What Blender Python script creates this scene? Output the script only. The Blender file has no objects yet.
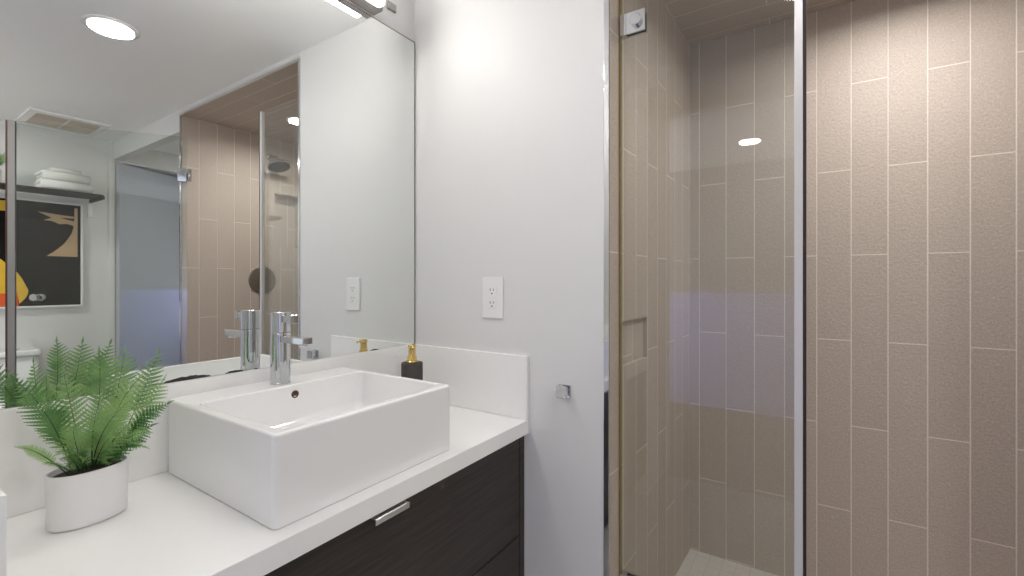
import bpy, bmesh, math, random
from mathutils import Vector, Matrix

# ------------------------------------------------------------------ camera, world, lights, exposure
E = 1.145                      # eye height above the floor
sc = bpy.context.scene
col = sc.collection
cam_d = bpy.data.cameras.new('camera')
cam = bpy.data.objects.new('camera', cam_d)
col.objects.link(cam)
cam_d.sensor_width = 36.0
cam_d.lens = 36.0 * 454.3 / 1024
cam_d.shift_y = -(288 - 281.0) / 1024
cam_d.clip_start = 0.01
cam.location = (0, 0, E)
cam.rotation_euler = (math.radians(90), 0, math.radians(33.38 - 90))
sc.camera = cam

world = bpy.data.worlds.new('world')
sc.world = world
world.use_nodes = True
world.node_tree.nodes['Background'].inputs[0].default_value = (0.62, 0.74, 1.0, 1)
world.node_tree.nodes['Background'].inputs[1].default_value = 0.3

sc.view_settings.view_transform = 'Standard'
sc.view_settings.look = 'None'
sc.view_settings.exposure = 0.17
sc.view_settings.gamma = 1.0
sc.view_settings.use_curve_mapping = False
sc.cycles.max_bounces = 14
sc.cycles.diffuse_bounces = 6
sc.cycles.glossy_bounces = 8
sc.cycles.transmission_bounces = 8
sc.cycles.transparent_max_bounces = 16
sc.cycles.sample_clamp_indirect = 6.0

def area_light(name, loc, rot, sx, sy, power, color, shape='RECTANGLE', spread=180):
    d = bpy.data.lights.new(name, 'AREA')
    d.shape = shape; d.size = sx; d.size_y = sy
    d.energy = power; d.color = color; d.spread = math.radians(spread)
    o = bpy.data.objects.new(name, d); col.objects.link(o)
    o.location = loc; o.rotation_euler = rot
    return o
CEIL = 1.035 + E
SOFF = 1.004 + E
area_light('ceiling_lamp_light', (0.648, 0.027, CEIL - 0.012), (0, 0, 0), 0.145, 0.145, 3.1, (1.0, 0.97, 0.94), 'DISK')
area_light('shower_lamp_light', (1.635, -0.265, SOFF - 0.012), (0, 0, 0), 0.11, 0.11, 6.7, (1.0, 0.985, 0.965), 'DISK', 165)
area_light('toilet_added_fill', (0.02, -1.30, CEIL - 0.012), (0, 0, 0), 0.145, 0.145, 10.5, (1.0, 0.97, 0.94), 'DISK')  # added fill lamp, no known fixture; lifts the far wall and ceiling
area_light('hall_added_fill', (1.85, -1.10, CEIL - 0.012), (0, 0, 0), 0.145, 0.145, 3.1, (1.0, 0.97, 0.94), 'DISK')  # added fill lamp that brightens the door header and side hall
area_light('bedroom_lamp_light', (-1.24, 0.38, CEIL - 0.012), (0, 0, 0), 0.145, 0.145, 2.0, (1.0, 0.95, 0.90), 'DISK')
area_light('bedroom_daylight', (-1.15, 2.10, 1.00), (math.radians(-90), 0, 0), 1.3, 1.1, 36.0, (0.93, 0.96, 1.0))
BAR_EMIT = 30.0

# ------------------------------------------------------------------ materials
def mat(name):
    m = bpy.data.materials.new(name); m.use_nodes = True
    return m, m.node_tree, m.node_tree.nodes['Principled BSDF']
def pbr(name, c, rough=0.5, metal=0.0, coat=0.0, noise=0.0, nscale=20.0, bump=0.0, bscale=200.0, spec=None):
    m, nt, b = mat(name)
    b.inputs['Base Color'].default_value = (*c, 1)
    b.inputs['Roughness'].default_value = rough
    b.inputs['Metallic'].default_value = metal
    b.inputs['Coat Weight'].default_value = coat
    if spec is not None: b.inputs['Specular IOR Level'].default_value = spec
    g = nt.nodes.new('ShaderNodeNewGeometry')
    n = nt.nodes.new('ShaderNodeTexNoise'); n.inputs['Scale'].default_value = nscale
    n.inputs['Detail'].default_value = 4
    nt.links.new(g.outputs['Position'], n.inputs['Vector'])
    mx = nt.nodes.new('ShaderNodeMix'); mx.data_type = 'RGBA'
    k = noise
    mx.inputs['A'].default_value = (*[v * (1 - k) for v in c], 1)
    mx.inputs['B'].default_value = (*[min(1, v * (1 + k)) for v in c], 1)
    nt.links.new(n.outputs['Fac'], mx.inputs['Factor'])
    nt.links.new(mx.outputs['Result'], b.inputs['Base Color'])
    if bump:
        n2 = nt.nodes.new('ShaderNodeTexNoise'); n2.inputs['Scale'].default_value = bscale
        n2.inputs['Detail'].default_value = 3
        nt.links.new(g.outputs['Position'], n2.inputs['Vector'])
        bp = nt.nodes.new('ShaderNodeBump'); bp.inputs['Strength'].default_value = bump
        bp.inputs['Distance'].default_value = 0.002
        nt.links.new(n2.outputs['Fac'], bp.inputs['Height'])
        nt.links.new(bp.outputs['Normal'], b.inputs['Normal'])
    return m

M = {}
M['paint'] = pbr('white_semi_gloss_paint', (0.72, 0.72, 0.716), 0.48, noise=0.01, nscale=3, bump=0.05, bscale=45, spec=0.3)
M['ceil'] = pbr('ceiling_paint', (0.90, 0.90, 0.90), 0.55, noise=0.01, nscale=3)
M['quartz'] = pbr('white_quartz', (0.88, 0.875, 0.87), 0.28, noise=0.015, nscale=60)
M['ceramic'] = pbr('white_ceramic', (0.85, 0.85, 0.85), 0.10, coat=0.5, noise=0.004)
M['pot'] = pbr('matte_white_pot', (0.80, 0.79, 0.80), 0.45, noise=0.01)
M['soil'] = pbr('dark_soil', (0.03, 0.022, 0.016), 0.95, noise=0.5, nscale=150, bump=1.0, bscale=150)
M['chrome'] = pbr('chrome', (0.66, 0.67, 0.69), 0.05, metal=1.0, noise=0.01)
M['channel'] = pbr('satin_silver_channel', (0.60, 0.585, 0.59), 0.42, metal=0.2)
M['satin'] = pbr('brushed_steel', (0.62, 0.61, 0.60), 0.30, metal=1.0, noise=0.05, nscale=80)
M['nickel'] = pbr('brushed_nickel', (0.30, 0.28, 0.26), 0.28, metal=1.0, noise=0.05)
M['darkchrome'] = pbr('dark_rubber', (0.03, 0.024, 0.025), 0.6, spec=0.3)
M['gold'] = pbr('polished_gold', (0.78, 0.58, 0.22), 0.18, metal=1.0, noise=0.02)
M['bronze'] = pbr('bronze_ring', (0.10, 0.055, 0.045), 0.35, metal=0.8)
M['slate'] = pbr('matte_charcoal_stone', (0.045, 0.038, 0.035), 0.55, noise=0.25, nscale=90)
M['greyplastic'] = pbr('grey_plastic', (0.33, 0.32, 0.31), 0.45)
M['barmetal'] = pbr('grey_lamp_housing', (0.36, 0.34, 0.325), 0.35)
M['plastic'] = pbr('white_plastic', (0.84, 0.84, 0.84), 0.25)
M['slot'] = pbr('dark_slot', (0.03, 0.03, 0.03), 0.6)
M['towel'] = pbr('white_terry', (0.80, 0.80, 0.79), 0.95, noise=0.03, nscale=60, bump=1.0, bscale=600)
M['tan'] = pbr('tan_grille', (0.56, 0.48, 0.39), 0.6)
M['darkwood'] = pbr('dark_shelf_metal', (0.055, 0.05, 0.045), 0.4, metal=0.3)
M['desilver'] = pbr('tarnished_silvering', (0.028, 0.024, 0.026), 0.45, noise=0.4, nscale=80)
M['doorpaint'] = pbr('blue_grey_door_paint', (0.44, 0.46, 0.49), 0.16, noise=0.04, nscale=2)
M['carpet'] = pbr('beige_carpet', (0.15, 0.125, 0.10), 0.95, noise=0.15, nscale=300)
M['bathfloor'] = pbr('bathroom_floor_tile', (0.40, 0.38, 0.355), 0.4, noise=0.1)
M['greywall'] = pbr('grey_wall_paint', (0.34, 0.34, 0.35), 0.6)
M['bluewall'] = pbr('lavender_blue_wall_paint', (0.48, 0.51, 0.92), 0.6)
M['bedwall'] = pbr('bedroom_wall_paint', (0.72, 0.74, 0.78), 0.6)
M['black_ink'] = pbr('black_print', (0.010, 0.009, 0.008), 0.75, noise=0.2, nscale=8, spec=0.15)
M['yellow_ink'] = pbr('yellow_print', (0.72, 0.45, 0.03), 0.5, noise=0.12, nscale=20)
M['red_ink'] = pbr('orange_red_print', (0.70, 0.10, 0.02), 0.5)
M['sand_ink'] = pbr('sand_print', (0.50, 0.34, 0.20), 0.6, noise=0.15, nscale=30)
M['frondstem'] = pbr('fern_stem', (0.022, 0.06, 0.018), 0.5)

def leaf_mat():
    m, nt, b = mat('fern_leaf')
    oi = nt.nodes.new('ShaderNodeObjectInfo')
    g = nt.nodes.new('ShaderNodeNewGeometry')
    n = nt.nodes.new('ShaderNodeTexNoise'); n.inputs['Scale'].default_value = 35
    nt.links.new(g.outputs['Position'], n.inputs['Vector'])
    ad = nt.nodes.new('ShaderNodeMath'); ad.operation = 'ADD'
    ms = nt.nodes.new('ShaderNodeMath'); ms.operation = 'MULTIPLY'; ms.inputs[1].default_value = 0.5
    nt.links.new(oi.outputs['Random'], ad.inputs[0]); nt.links.new(n.outputs['Fac'], ad.inputs[1])
    nt.links.new(ad.outputs[0], ms.inputs[0])
    cr = nt.nodes.new('ShaderNodeValToRGB')
    cr.color_ramp.elements[0].position = 0.2; cr.color_ramp.elements[0].color = (0.055, 0.19, 0.045, 1)
    cr.color_ramp.elements[1].position = 0.85; cr.color_ramp.elements[1].color = (0.46, 0.68, 0.27, 1)
    nt.links.new(ms.outputs[0], cr.inputs['Fac'])
    nt.links.new(cr.outputs['Color'], b.inputs['Base Color'])
    b.inputs['Roughness'].default_value = 0.45
    tr = nt.nodes.new('ShaderNodeBsdfTranslucent'); nt.links.new(cr.outputs['Color'], tr.inputs['Color'])
    mx = nt.nodes.new('ShaderNodeMixShader'); mx.inputs[0].default_value = 0.3
    nt.links.new(b.outputs[0], mx.inputs[1]); nt.links.new(tr.outputs[0], mx.inputs[2])
    nt.links.new(mx.outputs[0], nt.nodes['Material Output'].inputs['Surface'])
    return m
M['leaf'] = leaf_mat()

def emit_mat(name, c, s):
    m, nt, b = mat(name)
    b.inputs['Base Color'].default_value = (0.9, 0.9, 0.9, 1)
    b.inputs['Emission Color'].default_value = (*c, 1)
    b.inputs['Emission Strength'].default_value = s
    return m
M['bar_glow'] = emit_mat('light_bar_diffuser', (1.0, 0.96, 0.92), BAR_EMIT)
M['lamp_glow'] = emit_mat('downlight_lens', (1.0, 0.96, 0.92), 5.0)
M['sky_pane'] = emit_mat('daylit_window_pane', (0.65, 0.78, 1.0), 2.0)

def mirror_mat():
    m, nt, b = mat('mirror_silver')
    b.inputs['Base Color'].default_value = (0.875, 0.895, 0.88, 1)
    b.inputs['Metallic'].default_value = 1; b.inputs['Roughness'].default_value = 0.0
    return m
M['mirror'] = mirror_mat()

def glass_mat(name, tint, fres=1.0):
    m = bpy.data.materials.new(name); m.use_nodes = True
    nt = m.node_tree; nt.nodes.clear()
    out = nt.nodes.new('ShaderNodeOutputMaterial')
    t = nt.nodes.new('ShaderNodeBsdfTransparent'); t.inputs[0].default_value = (*tint, 1)
    gl = nt.nodes.new('ShaderNodeBsdfGlossy'); gl.inputs['Roughness'].default_value = 0.0
    gl.inputs['Color'].default_value = (1, 1, 1, 1)
    geo = nt.nodes.new('ShaderNodeNewGeometry')
    ior = nt.nodes.new('ShaderNodeMix'); ior.data_type = 'FLOAT'
    ior.inputs['A'].default_value = 1.5; ior.inputs['B'].default_value = 1 / 1.5
    nt.links.new(geo.outputs['Backfacing'], ior.inputs['Factor'])
    f = nt.nodes.new('ShaderNodeFresnel')
    nt.links.new(ior.outputs['Result'], f.inputs['IOR'])
    mx = nt.nodes.new('ShaderNodeMixShader')
    nt.links.new(f.outputs[0], mx.inputs[0])
    nt.links.new(t.outputs[0], mx.inputs[1]); nt.links.new(gl.outputs[0], mx.inputs[2])
    nt.links.new(mx.outputs[0], out.inputs['Surface'])
    return m
M['glass'] = glass_mat('clear_shower_glass', (0.925, 0.94, 0.925))
M['seal'] = pbr('translucent_vinyl_seal', (0.22, 0.21, 0.205), 0.35)
M['edgegold'] = pbr('amber_glass_edge', (0.20, 0.15, 0.05), 0.25)

def tile_mat(name, ua, va, u0, v0, w=0.1032, h=0.615, g=0.0032, c1=(0.535, 0.455, 0.39), c2=(0.335, 0.278, 0.234),
             gc=(0.68, 0.62, 0.56), stag=0.5, rough=0.62, bump=1.0):
    m, nt, b = mat(name)
    N = nt.nodes.new; L = nt.links.new
    geo = N('ShaderNodeNewGeometry'); sep = N('ShaderNodeSeparateXYZ'); L(geo.outputs['Position'], sep.inputs[0])
    def mth(op, a, c=None, d=None):
        n = N('ShaderNodeMath'); n.operation = op
        for i, v in enumerate((a, c, d)):
            if v is None: continue
            if isinstance(v, (int, float)): n.inputs[i].default_value = v
            else: L(v, n.inputs[i])
        return n.outputs[0]
    u = mth('DIVIDE', mth('SUBTRACT', sep.outputs[ua], u0), w)
    cu = mth('FLOOR', u); fu = mth('SUBTRACT', u, cu)
    par = mth('FLOORED_MODULO', cu, 2.0)
    v = mth('ADD', mth('DIVIDE', mth('SUBTRACT', sep.outputs[va], v0), h), mth('MULTIPLY', par, stag))
    cv = mth('FLOOR', v); fv = mth('SUBTRACT', v, cv)
    du = mth('MULTIPLY', mth('MINIMUM', fu, mth('SUBTRACT', 1.0, fu)), w)
    dv = mth('MULTIPLY', mth('MINIMUM', fv, mth('SUBTRACT', 1.0, fv)), h)
    d = mth('MINIMUM', du, dv)
    mort = mth('LESS_THAN', d, g / 2)
    # per tile tone
    comb = N('ShaderNodeCombineXYZ'); L(cu, comb.inputs[0]); L(cv, comb.inputs[1])
    wn = N('ShaderNodeTexWhiteNoise'); L(comb.outputs[0], wn.inputs['Vector'])
    n1 = N('ShaderNodeTexNoise'); n1.inputs['Scale'].default_value = 170; n1.inputs['Detail'].default_value = 4
    n1.inputs['Roughness'].default_value = 0.7
    L(geo.outputs['Position'], n1.inputs['Vector'])
    f1 = mth('ADD', mth('MULTIPLY', wn.outputs['Value'], 0.12), mth('MULTIPLY', mth('SUBTRACT', n1.outputs['Fac'], 0.18), 1.25))
    mx = N('ShaderNodeMix'); mx.data_type = 'RGBA'
    mx.inputs['A'].default_value = (*c2, 1); mx.inputs['B'].default_value = (*c1, 1)
    L(f1, mx.inputs['Factor'])
    # pale flecks
    n2 = N('ShaderNodeTexNoise'); n2.inputs['Scale'].default_value = 300; n2.inputs['Detail'].default_value = 1
    L(geo.outputs['Position'], n2.inputs['Vector'])
    fl = mth('MULTIPLY', mth('GREATER_THAN', n2.outputs['Fac'], 0.66), 0.45)
    mf = N('ShaderNodeMix'); mf.data_type = 'RGBA'; mf.inputs['B'].default_value = (0.62, 0.56, 0.50, 1)
    L(mx.outputs['Result'], mf.inputs['A']); L(fl, mf.inputs['Factor'])
    m2 = N('ShaderNodeMix'); m2.data_type = 'RGBA'; m2.inputs['B'].default_value = (*gc, 1)
    L(mf.outputs['Result'], m2.inputs['A']); L(mort, m2.inputs['Factor'])
    L(m2.outputs['Result'], b.inputs['Base Color'])
    L(mth('ADD', rough, mth('MULTIPLY', mort, 0.3)), b.inputs['Roughness'])
    n3 = N('ShaderNodeTexNoise'); n3.inputs['Scale'].default_value = 110; n3.inputs['Detail'].default_value = 5
    L(geo.outputs['Position'], n3.inputs['Vector'])
    hgt = mth('SUBTRACT', n3.outputs['Fac'], mth('MULTIPLY', mort, 0.8))
    bp = N('ShaderNodeBump'); bp.inputs['Strength'].default_value = bump; bp.inputs['Distance'].default_value = 0.0022
    L(hgt, bp.inputs['Height']); L(bp.outputs['Normal'], b.inputs['Normal'])
    return m
VR = 0.401 + E
M['tile_back'] = tile_mat('beige_shower_tile_back', 1, 2, -0.0165 - 0.1032, VR, w=0.1028)
M['tile_side'] = tile_mat('beige_shower_tile_side', 0, 2, 1.289, 0.388 + E)
M['tile_soffit'] = tile_mat('beige_shower_tile_soffit', 0, 1, 2.036 - 0.045, 0.135)
M['mosaic'] = tile_mat('shower_floor_mosaic', 0, 1, 1.2, 0.0, w=0.05, h=0.05, g=0.003, stag=0.0,
                       c1=(0.60, 0.57, 0.53), c2=(0.50, 0.47, 0.43), gc=(0.47, 0.45, 0.42), bump=0.2)

def wood_mat():
    m, nt, b = mat('dark_stained_wood')
    N = nt.nodes.new; L = nt.links.new
    geo = N('ShaderNodeNewGeometry'); mp = N('ShaderNodeMapping')
    mp.inputs['Scale'].default_value = (3.0, 60.0, 60.0); L(geo.outputs['Position'], mp.inputs['Vector'])
    n = N('ShaderNodeTexNoise'); n.inputs['Scale'].default_value = 2.2; n.inputs['Detail'].default_value = 6
    n.inputs['Distortion'].default_value = 0.6
    L(mp.outputs[0], n.inputs['Vector'])
    cr = N('ShaderNodeValToRGB')
    cr.color_ramp.elements[0].position = 0.35; cr.color_ramp.elements[0].color = (0.017, 0.012, 0.010, 1)
    cr.color_ramp.elements[1].position = 0.72; cr.color_ramp.elements[1].color = (0.042, 0.031, 0.026, 1)
    L(n.outputs['Fac'], cr.inputs['Fac']); L(cr.outputs[0], b.inputs['Base Color'])
    b.inputs['Roughness'].default_value = 0.42
    return m
M['wood'] = wood_mat()

# ------------------------------------------------------------------ mesh helpers
def link_mesh(name, bm, m, parent=None, smooth=False, wn=False):
    me = bpy.data.meshes.new(name); bmesh.ops.recalc_face_normals(bm, faces=bm.faces)
    bm.to_mesh(me); bm.free()
    ms = m if isinstance(m, (list, tuple)) else [m]
    for x in ms: me.materials.append(x)
    if smooth:
        for p in me.polygons: p.use_smooth = True
    o = bpy.data.objects.new(name, me); col.objects.link(o)
    if wn:
        w = o.modifiers.new('wn', 'WEIGHTED_NORMAL'); w.keep_sharp = True
    if parent:
        o.parent = parent
        # geometry is given in world space: bring it into the parent's space
        me.transform(Matrix.Translation(-Vector(parent['_org'])))
    return o
ROOTS = []
def thing(name, label, cat, loc, group=None):
    o = bpy.data.objects.new(name, None); col.objects.link(o)
    o.location = loc; o.empty_display_size = 0.05
    o['label'] = label; o['category'] = cat; o['_org'] = list(loc)
    if group: o['group'] = group
    ROOTS.append(o)
    return o
def sub(name, bm, m, parent, smooth=False, wn=False):
    """a sub-part of a part: parent is a mesh object whose own origin is its thing's origin"""
    root = parent.parent
    o = link_mesh(name, bm, m, None, smooth, wn)
    o.data.transform(Matrix.Translation(-Vector(root['_org'])))
    o.parent = parent
    return o
def recentre(o):
    """top-level mesh: put origin at the middle of its base"""
    vs = [v.co for v in o.data.vertices]
    c = Vector(((min(v.x for v in vs) + max(v.x for v in vs)) / 2, (min(v.y for v in vs) + max(v.y for v in vs)) / 2, min(v.z for v in vs)))
    o.data.transform(Matrix.Translation(-c)); o.location = c
    return o
def tag(o, label, cat, group=None):
    o['label'] = label; o['category'] = cat
    if group: o['group'] = group
    return recentre(o)
def struct(o):
    o['kind'] = 'structure'; return o
def join_into(bm, tmp):
    me = bpy.data.meshes.new('t'); tmp.to_mesh(me); tmp.free()
    bm.from_mesh(me); bpy.data.meshes.remove(me)
def box(bm, x0, x1, y0, y1, z0, z1, bev=0.0, seg=2, mi=0, rot=None):
    t = bmesh.new()
    bmesh.ops.create_cube(t, size=1)
    for v in t.verts:
        v.co = Vector(((x0 + x1) / 2 + v.co.x * (x1 - x0), (y0 + y1) / 2 + v.co.y * (y1 - y0), (z0 + z1) / 2 + v.co.z * (z1 - z0)))
    if bev:
        bmesh.ops.bevel(t, geom=t.edges[:], offset=bev, segments=seg, affect='EDGES', profile=0.5)
    for f in t.faces: f.material_index = mi
    if rot is not None: t.transform(rot)
    join_into(bm, t); return bm
def nb(): return bmesh.new()
def frame_of(d):
    d = Vector(d).normalized()
    a = Vector((0, 0, 1)) if abs(d.z) < 0.9 else Vector((1, 0, 0))
    u = d.cross(a).normalized(); return d, u, d.cross(u).normalized()
def tube(bm, pts, rads, n=12, caps=True, mi=0):
    pts = [Vector(p) for p in pts]
    if isinstance(rads, (int, float)): rads = [rads] * len(pts)
    rings = []
    _, u, w = frame_of(pts[1] - pts[0])
    for i, p in enumerate(pts):
        d = (pts[min(i + 1, len(pts) - 1)] - pts[max(i - 1, 0)]).normalized()
        u = (u - d * u.dot(d)).normalized(); w = d.cross(u)
        rings.append([bm.verts.new(p + (u * math.cos(2 * math.pi * k / n) + w * math.sin(2 * math.pi * k / n)) * rads[i]) for k in range(n)])
    for a, b in zip(rings, rings[1:]):
        for k in range(n):
            f = bm.faces.new((a[k], a[(k + 1) % n], b[(k + 1) % n], b[k])); f.material_index = mi; f.smooth = True
    if caps:
        f = bm.faces.new(rings[0][::-1]); f.material_index = mi
        f = bm.faces.new(rings[-1]); f.material_index = mi
    return bm
def lathe(bm, o, axis, prof, n=40, mi=0):
    """prof: list of (along axis, radius); solid of revolution"""
    o = Vector(o); d, u, w = frame_of(axis)
    rings = []
    for a, r in prof:
        if r < 1e-6: rings.append([bm.verts.new(o + d * a)])
        else: rings.append([bm.verts.new(o + d * a + (u * math.cos(2 * math.pi * k / n) + w * math.sin(2 * math.pi * k / n)) * r) for k in range(n)])
    for a, b in zip(rings, rings[1:]):
        for k in range(n):
            k2 = (k + 1) % n
            if len(a) == 1 and len(b) == 1: continue
            if len(a) == 1: f = bm.faces.new((a[0], b[k2], b[k]))
            elif len(b) == 1: f = bm.faces.new((a[k], a[k2], b[0]))
            else: f = bm.faces.new((a[k], a[k2], b[k2], b[k]))
            f.material_index = mi; f.smooth = True
    return bm
def sharp_lathe(o):
    """split normals at hard corners"""
    me = o.data
    bm = bmesh.new(); bm.from_mesh(me)
    for e in bm.edges:
        if len(e.link_faces) == 2 and e.calc_face_angle(0) > math.radians(35): e.smooth = False
    bm.to_mesh(me); bm.free(); return o
def rrect(x0, x1, y0, y1, r, z, k=5):
    pts = []
    for cx, cy, a0 in ((x1 - r, y1 - r, 0), (x0 + r, y1 - r, 90), (x0 + r, y0 + r, 180), (x1 - r, y0 + r, 270)):
        for i in range(k + 1):
            a = math.radians(a0 + 90 * i / k)
            pts.append(Vector((cx + r * math.cos(a), cy + r * math.sin(a), z)))
    return pts
def loft(bm, loops, cap0=True, cap1=True, mi=0):
    R = [[bm.verts.new(p) for p in l] for l in loops]
    n = len(R[0])
    for a, b in zip(R, R[1:]):
        for k in range(n):
            f = bm.faces.new((a[k], a[(k + 1) % n], b[(k + 1) % n], b[k])); f.material_index = mi; f.smooth = True
    if cap0: bm.faces.new(R[0][::-1]).material_index = mi
    if cap1: bm.faces.new(R[-1]).material_index = mi
    return bm

# ------------------------------------------------------------------ the room
D = 1.19      # painted end wall (vanity's right end) plane
W = 1.21      # mirror wall plane
XB = 2.036    # shower back wall
YR = -0.770   # shower far side wall
YF = -1.933   # far wall of the bathroom

def slab(name, *a, m='paint'):
    return struct(link_mesh(name, box(nb(), *a), M[m]))
slab('wall_north', -0.24, D + 0.10, W, W + 0.10, 0, CEIL)
slab('wall_east', D, D + 0.06, 0.478, W, 0, CEIL)
slab('wall_south', -0.24, 1.20, YF - 0.10, YF, 0, CEIL)
slab('wall_south_header', 1.20, 2.13, YF - 0.10, YF, 0.905 + E, CEIL)
slab('wall_hall_right', 2.03, 2.13, YF - 1.1, YF, 0, CEIL)
slab('wall_hall_left', 1.09, 1.19, YF - 1.1, YF - 0.10, 0, CEIL)
slab('wall_hall_back', 1.09, 2.13, YF - 1.2, YF - 1.1, 0, CEIL)
slab('wall_east_header', D, D + 0.06, YF, YR - 0.012, 0.905 + E, CEIL)
slab('wall_alcove', 2.036, 2.13, YF, YR - 0.11, 0, CEIL)
slab('wall_west', -0.24, 0.097, 0.728, W, 0, CEIL)
slab('wall_west_jamb', -0.34, -0.24, 0.725, W + 0.10, 0, CEIL)
slab('wall_west_south', -0.34, -0.24, YF - 0.10, -0.10, 0, CEIL)
slab('wall_west_header', -0.34, -0.24, -0.10, 0.725, 0.985 + E, CEIL)
slab('wall_bedroom_west', -2.03, -1.93, -1.6, 2.3, 0, CEIL, m='greywall')
slab('trim_5', -1.9299, -1.915, -1.6, 2.2, 0, 1.04, m='bluewall')
slab('wall_bedroom_south', -1.93, -0.34, -1.7, -1.6, 0, CEIL, m='bedwall')
slab('floor', -0.24, 2.14, YF - 1.2, W + 0.1, -0.08, 0, m='bathfloor')
slab('floor_bedroom', -2.03, -0.24, -1.7, 2.4, -0.08, 0, m='carpet')
slab('ceiling', -0.24, 2.14, YF - 1.2, W + 0.1, CEIL, CEIL + 0.08, m='ceil')
slab('ceiling_bedroom', -2.03, -0.24, -1.7, 2.4, CEIL, CEIL + 0.08, m='ceil')
# bedroom window wall with a real opening
b = nb()
for a in ((-1.93, -1.85, 2.2, 2.3, 0, CEIL), (-0.45, -0.24, 2.2, 2.3, 0, CEIL),
          (-1.85, -0.45, 2.2, 2.3, 0, 0.55), (-1.85, -0.45, 2.2, 2.3, 2.15, CEIL)): box(b, *a)
struct(link_mesh('wall_bedroom_north', b, M['bedwall']))
b = nb()
for a in ((-1.85, -1.80, 2.2, 2.26, 0.55, 2.15), (-0.50, -0.45, 2.2, 2.26, 0.55, 2.15), (-1.80, -0.50, 2.2, 2.26, 0.55, 0.60),
          (-1.80, -0.50, 2.2, 2.26, 2.10, 2.15), (-1.17, -1.13, 2.2, 2.26, 0.60, 2.10)): box(b, *a)
wf = struct(link_mesh('window_1', b, M['plastic']))
slab('wall_bedroom_east', -0.34, -0.24, W + 0.10, 2.3, 0, CEIL, m='bedwall')
b = nb(); box(b, -1.80, -0.50, 2.225, 2.235, 0.60, 2.10)
pane = link_mesh('window_pane', b, M['sky_pane']); pane.parent = wf

def holed_wall(name, pts_fn, u0, u1, z0, z1, hu0, hu1, hz0, hz1, depth, thick, m):
    """front surface with one recessed niche; pts_fn(u, z, d) -> world point, d = depth behind the face"""
    bm = nb()
    us = [u0, hu0, hu1, u1]; zs = [z0, hz0, hz1, z1]
    P = lambda u, z, d=0: bm.verts.new(pts_fn(u, z, d))
    for i in range(3):
        for j in range(3):
            if i == 1 and j == 1: continue
            bm.faces.new((P(us[i], zs[j]), P(us[i + 1], zs[j]), P(us[i + 1], zs[j + 1]), P(us[i], zs[j + 1])))
    q = [(hu0, hz0), (hu1, hz0), (hu1, hz1), (hu0, hz1)]
    for k in range(4):
        a, c = q[k], q[(k + 1) % 4]
        bm.faces.new((P(*a), P(*c), P(*c, depth), P(*a, depth)))
    bm.faces.new([P(*a, depth) for a in q])
    q = [(u0, z0), (u1, z0), (u1, z1), (u0, z1)]
    for k in range(4):
        a, c = q[k], q[(k + 1) % 4]
        bm.faces.new((P(*a), P(*c), P(*c, thick), P(*a, thick)))
    bm.faces.new([P(*a, thick) for a in q])
    bmesh.ops.remove_doubles(bm, verts=bm.verts, dist=1e-5)
    return struct(link_mesh(name, bm, M[m]))
# left shower wall runs very slightly out of square
def left_pt(u, z, d): return Vector((u, 0.463 + (0.430 - 0.463) * (u - D) / (XB - D) + d, z))
holed_wall('wall_shower_left', left_pt, D + 0.001, XB, 0, SOFF + 0.02, 1.285, 1.49, E - 0.250, E - 0.118, 0.012, 0.014, 'tile_side')
slab('wall_shower_left_core', 1.251, XB + 0.1, 0.479, 0.60, 0, CEIL)
def right_pt(u, z, d): return Vector((u, YR - d * min(1.0, max(0.12, (u - 1.19) / 0.5)), z))
holed_wall('wall_shower_right', right_pt, D + 0.001, XB, 0, SOFF + 0.02, 1.765, 1.97, E + 0.245, E + 0.624, 0.085, 0.10, 'tile_side')
slab('wall_shower_back', XB, XB + 0.1, YR - 0.11, 0.479, 0, CEIL, m='tile_back')
slab('ceiling_shower', D + 0.001, XB, YR, 0.465, SOFF, CEIL, m='tile_soffit')
slab('floor_shower', D + 0.12, XB, YR, 0.463, 0, 0.004, m='mosaic')
slab('trim_curb', D, D + 0.12, YR, 0.463, 0, 0.10, m='quartz')
# chrome edging of the tiled opening
b = nb(); box(b, D - 0.0035, D + 0.004, 0.4635, 0.479, 0.0, SOFF + 0.001, 0.001)
o = link_mesh('trim_1', b, M['chrome']); struct(o)
b = nb(); box(b, D - 0.0035, D + 0.004, YR - 0.010, YR + 0.002, 0.0, SOFF + 0.001, 0.001)
o = link_mesh('trim_2', b, M['chrome']); struct(o)
b = nb(); box(b, D - 0.004, D + 0.003, YR - 0.01, 0.479, SOFF - 0.004, SOFF + 0.008, 0.001)
o = link_mesh('trim_3', b, M['satin']); struct(o)
slab('wall_east_lintel', D - 0.002, D + 0.0008, YR - 0.012, 0.479, SOFF + 0.0082, CEIL)
# doorway casing and ajar door at the far end
b = nb()
for a in ((1.165, 1.20, YF, YF + 0.012, 0, 0.905 + E), (1.20, 1.215, YF - 0.10, YF, 0, 0.89 + E), (1.20, 2.03, YF - 0.10, YF, 0.89 + E, 0.905 + E)):
    box(b, *a, 0.001)
struct(link_mesh('trim_4', b, M['paint']))
rot = Matrix.Translation((1.217, YF + 0.045, 0)) @ Matrix.Rotation(math.atan2(-0.425, 0.917), 4, 'Z')
b = nb(); box(b, 0, 0.80, -0.035, 0, 0.012, 0.88 + E, 0.002, rot=rot)
dr = struct(link_mesh('door_1', b, M['doorpaint']))
b = nb(); t = bmesh.new()
lathe(t, (0.74, 0.0, 0.95), (0, 1, 0), [(0, 0), (0, 0.027), (0.008, 0.027), (0.010, 0.010), (0.035, 0.010), (0.040, 0.024), (0.055, 0.028), (0.066, 0.020), (0.068, 0)], 24)
t.transform(rot); join_into(b, t)
kn = link_mesh('door_knob', b, M['nickel']); kn.parent = dr

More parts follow.
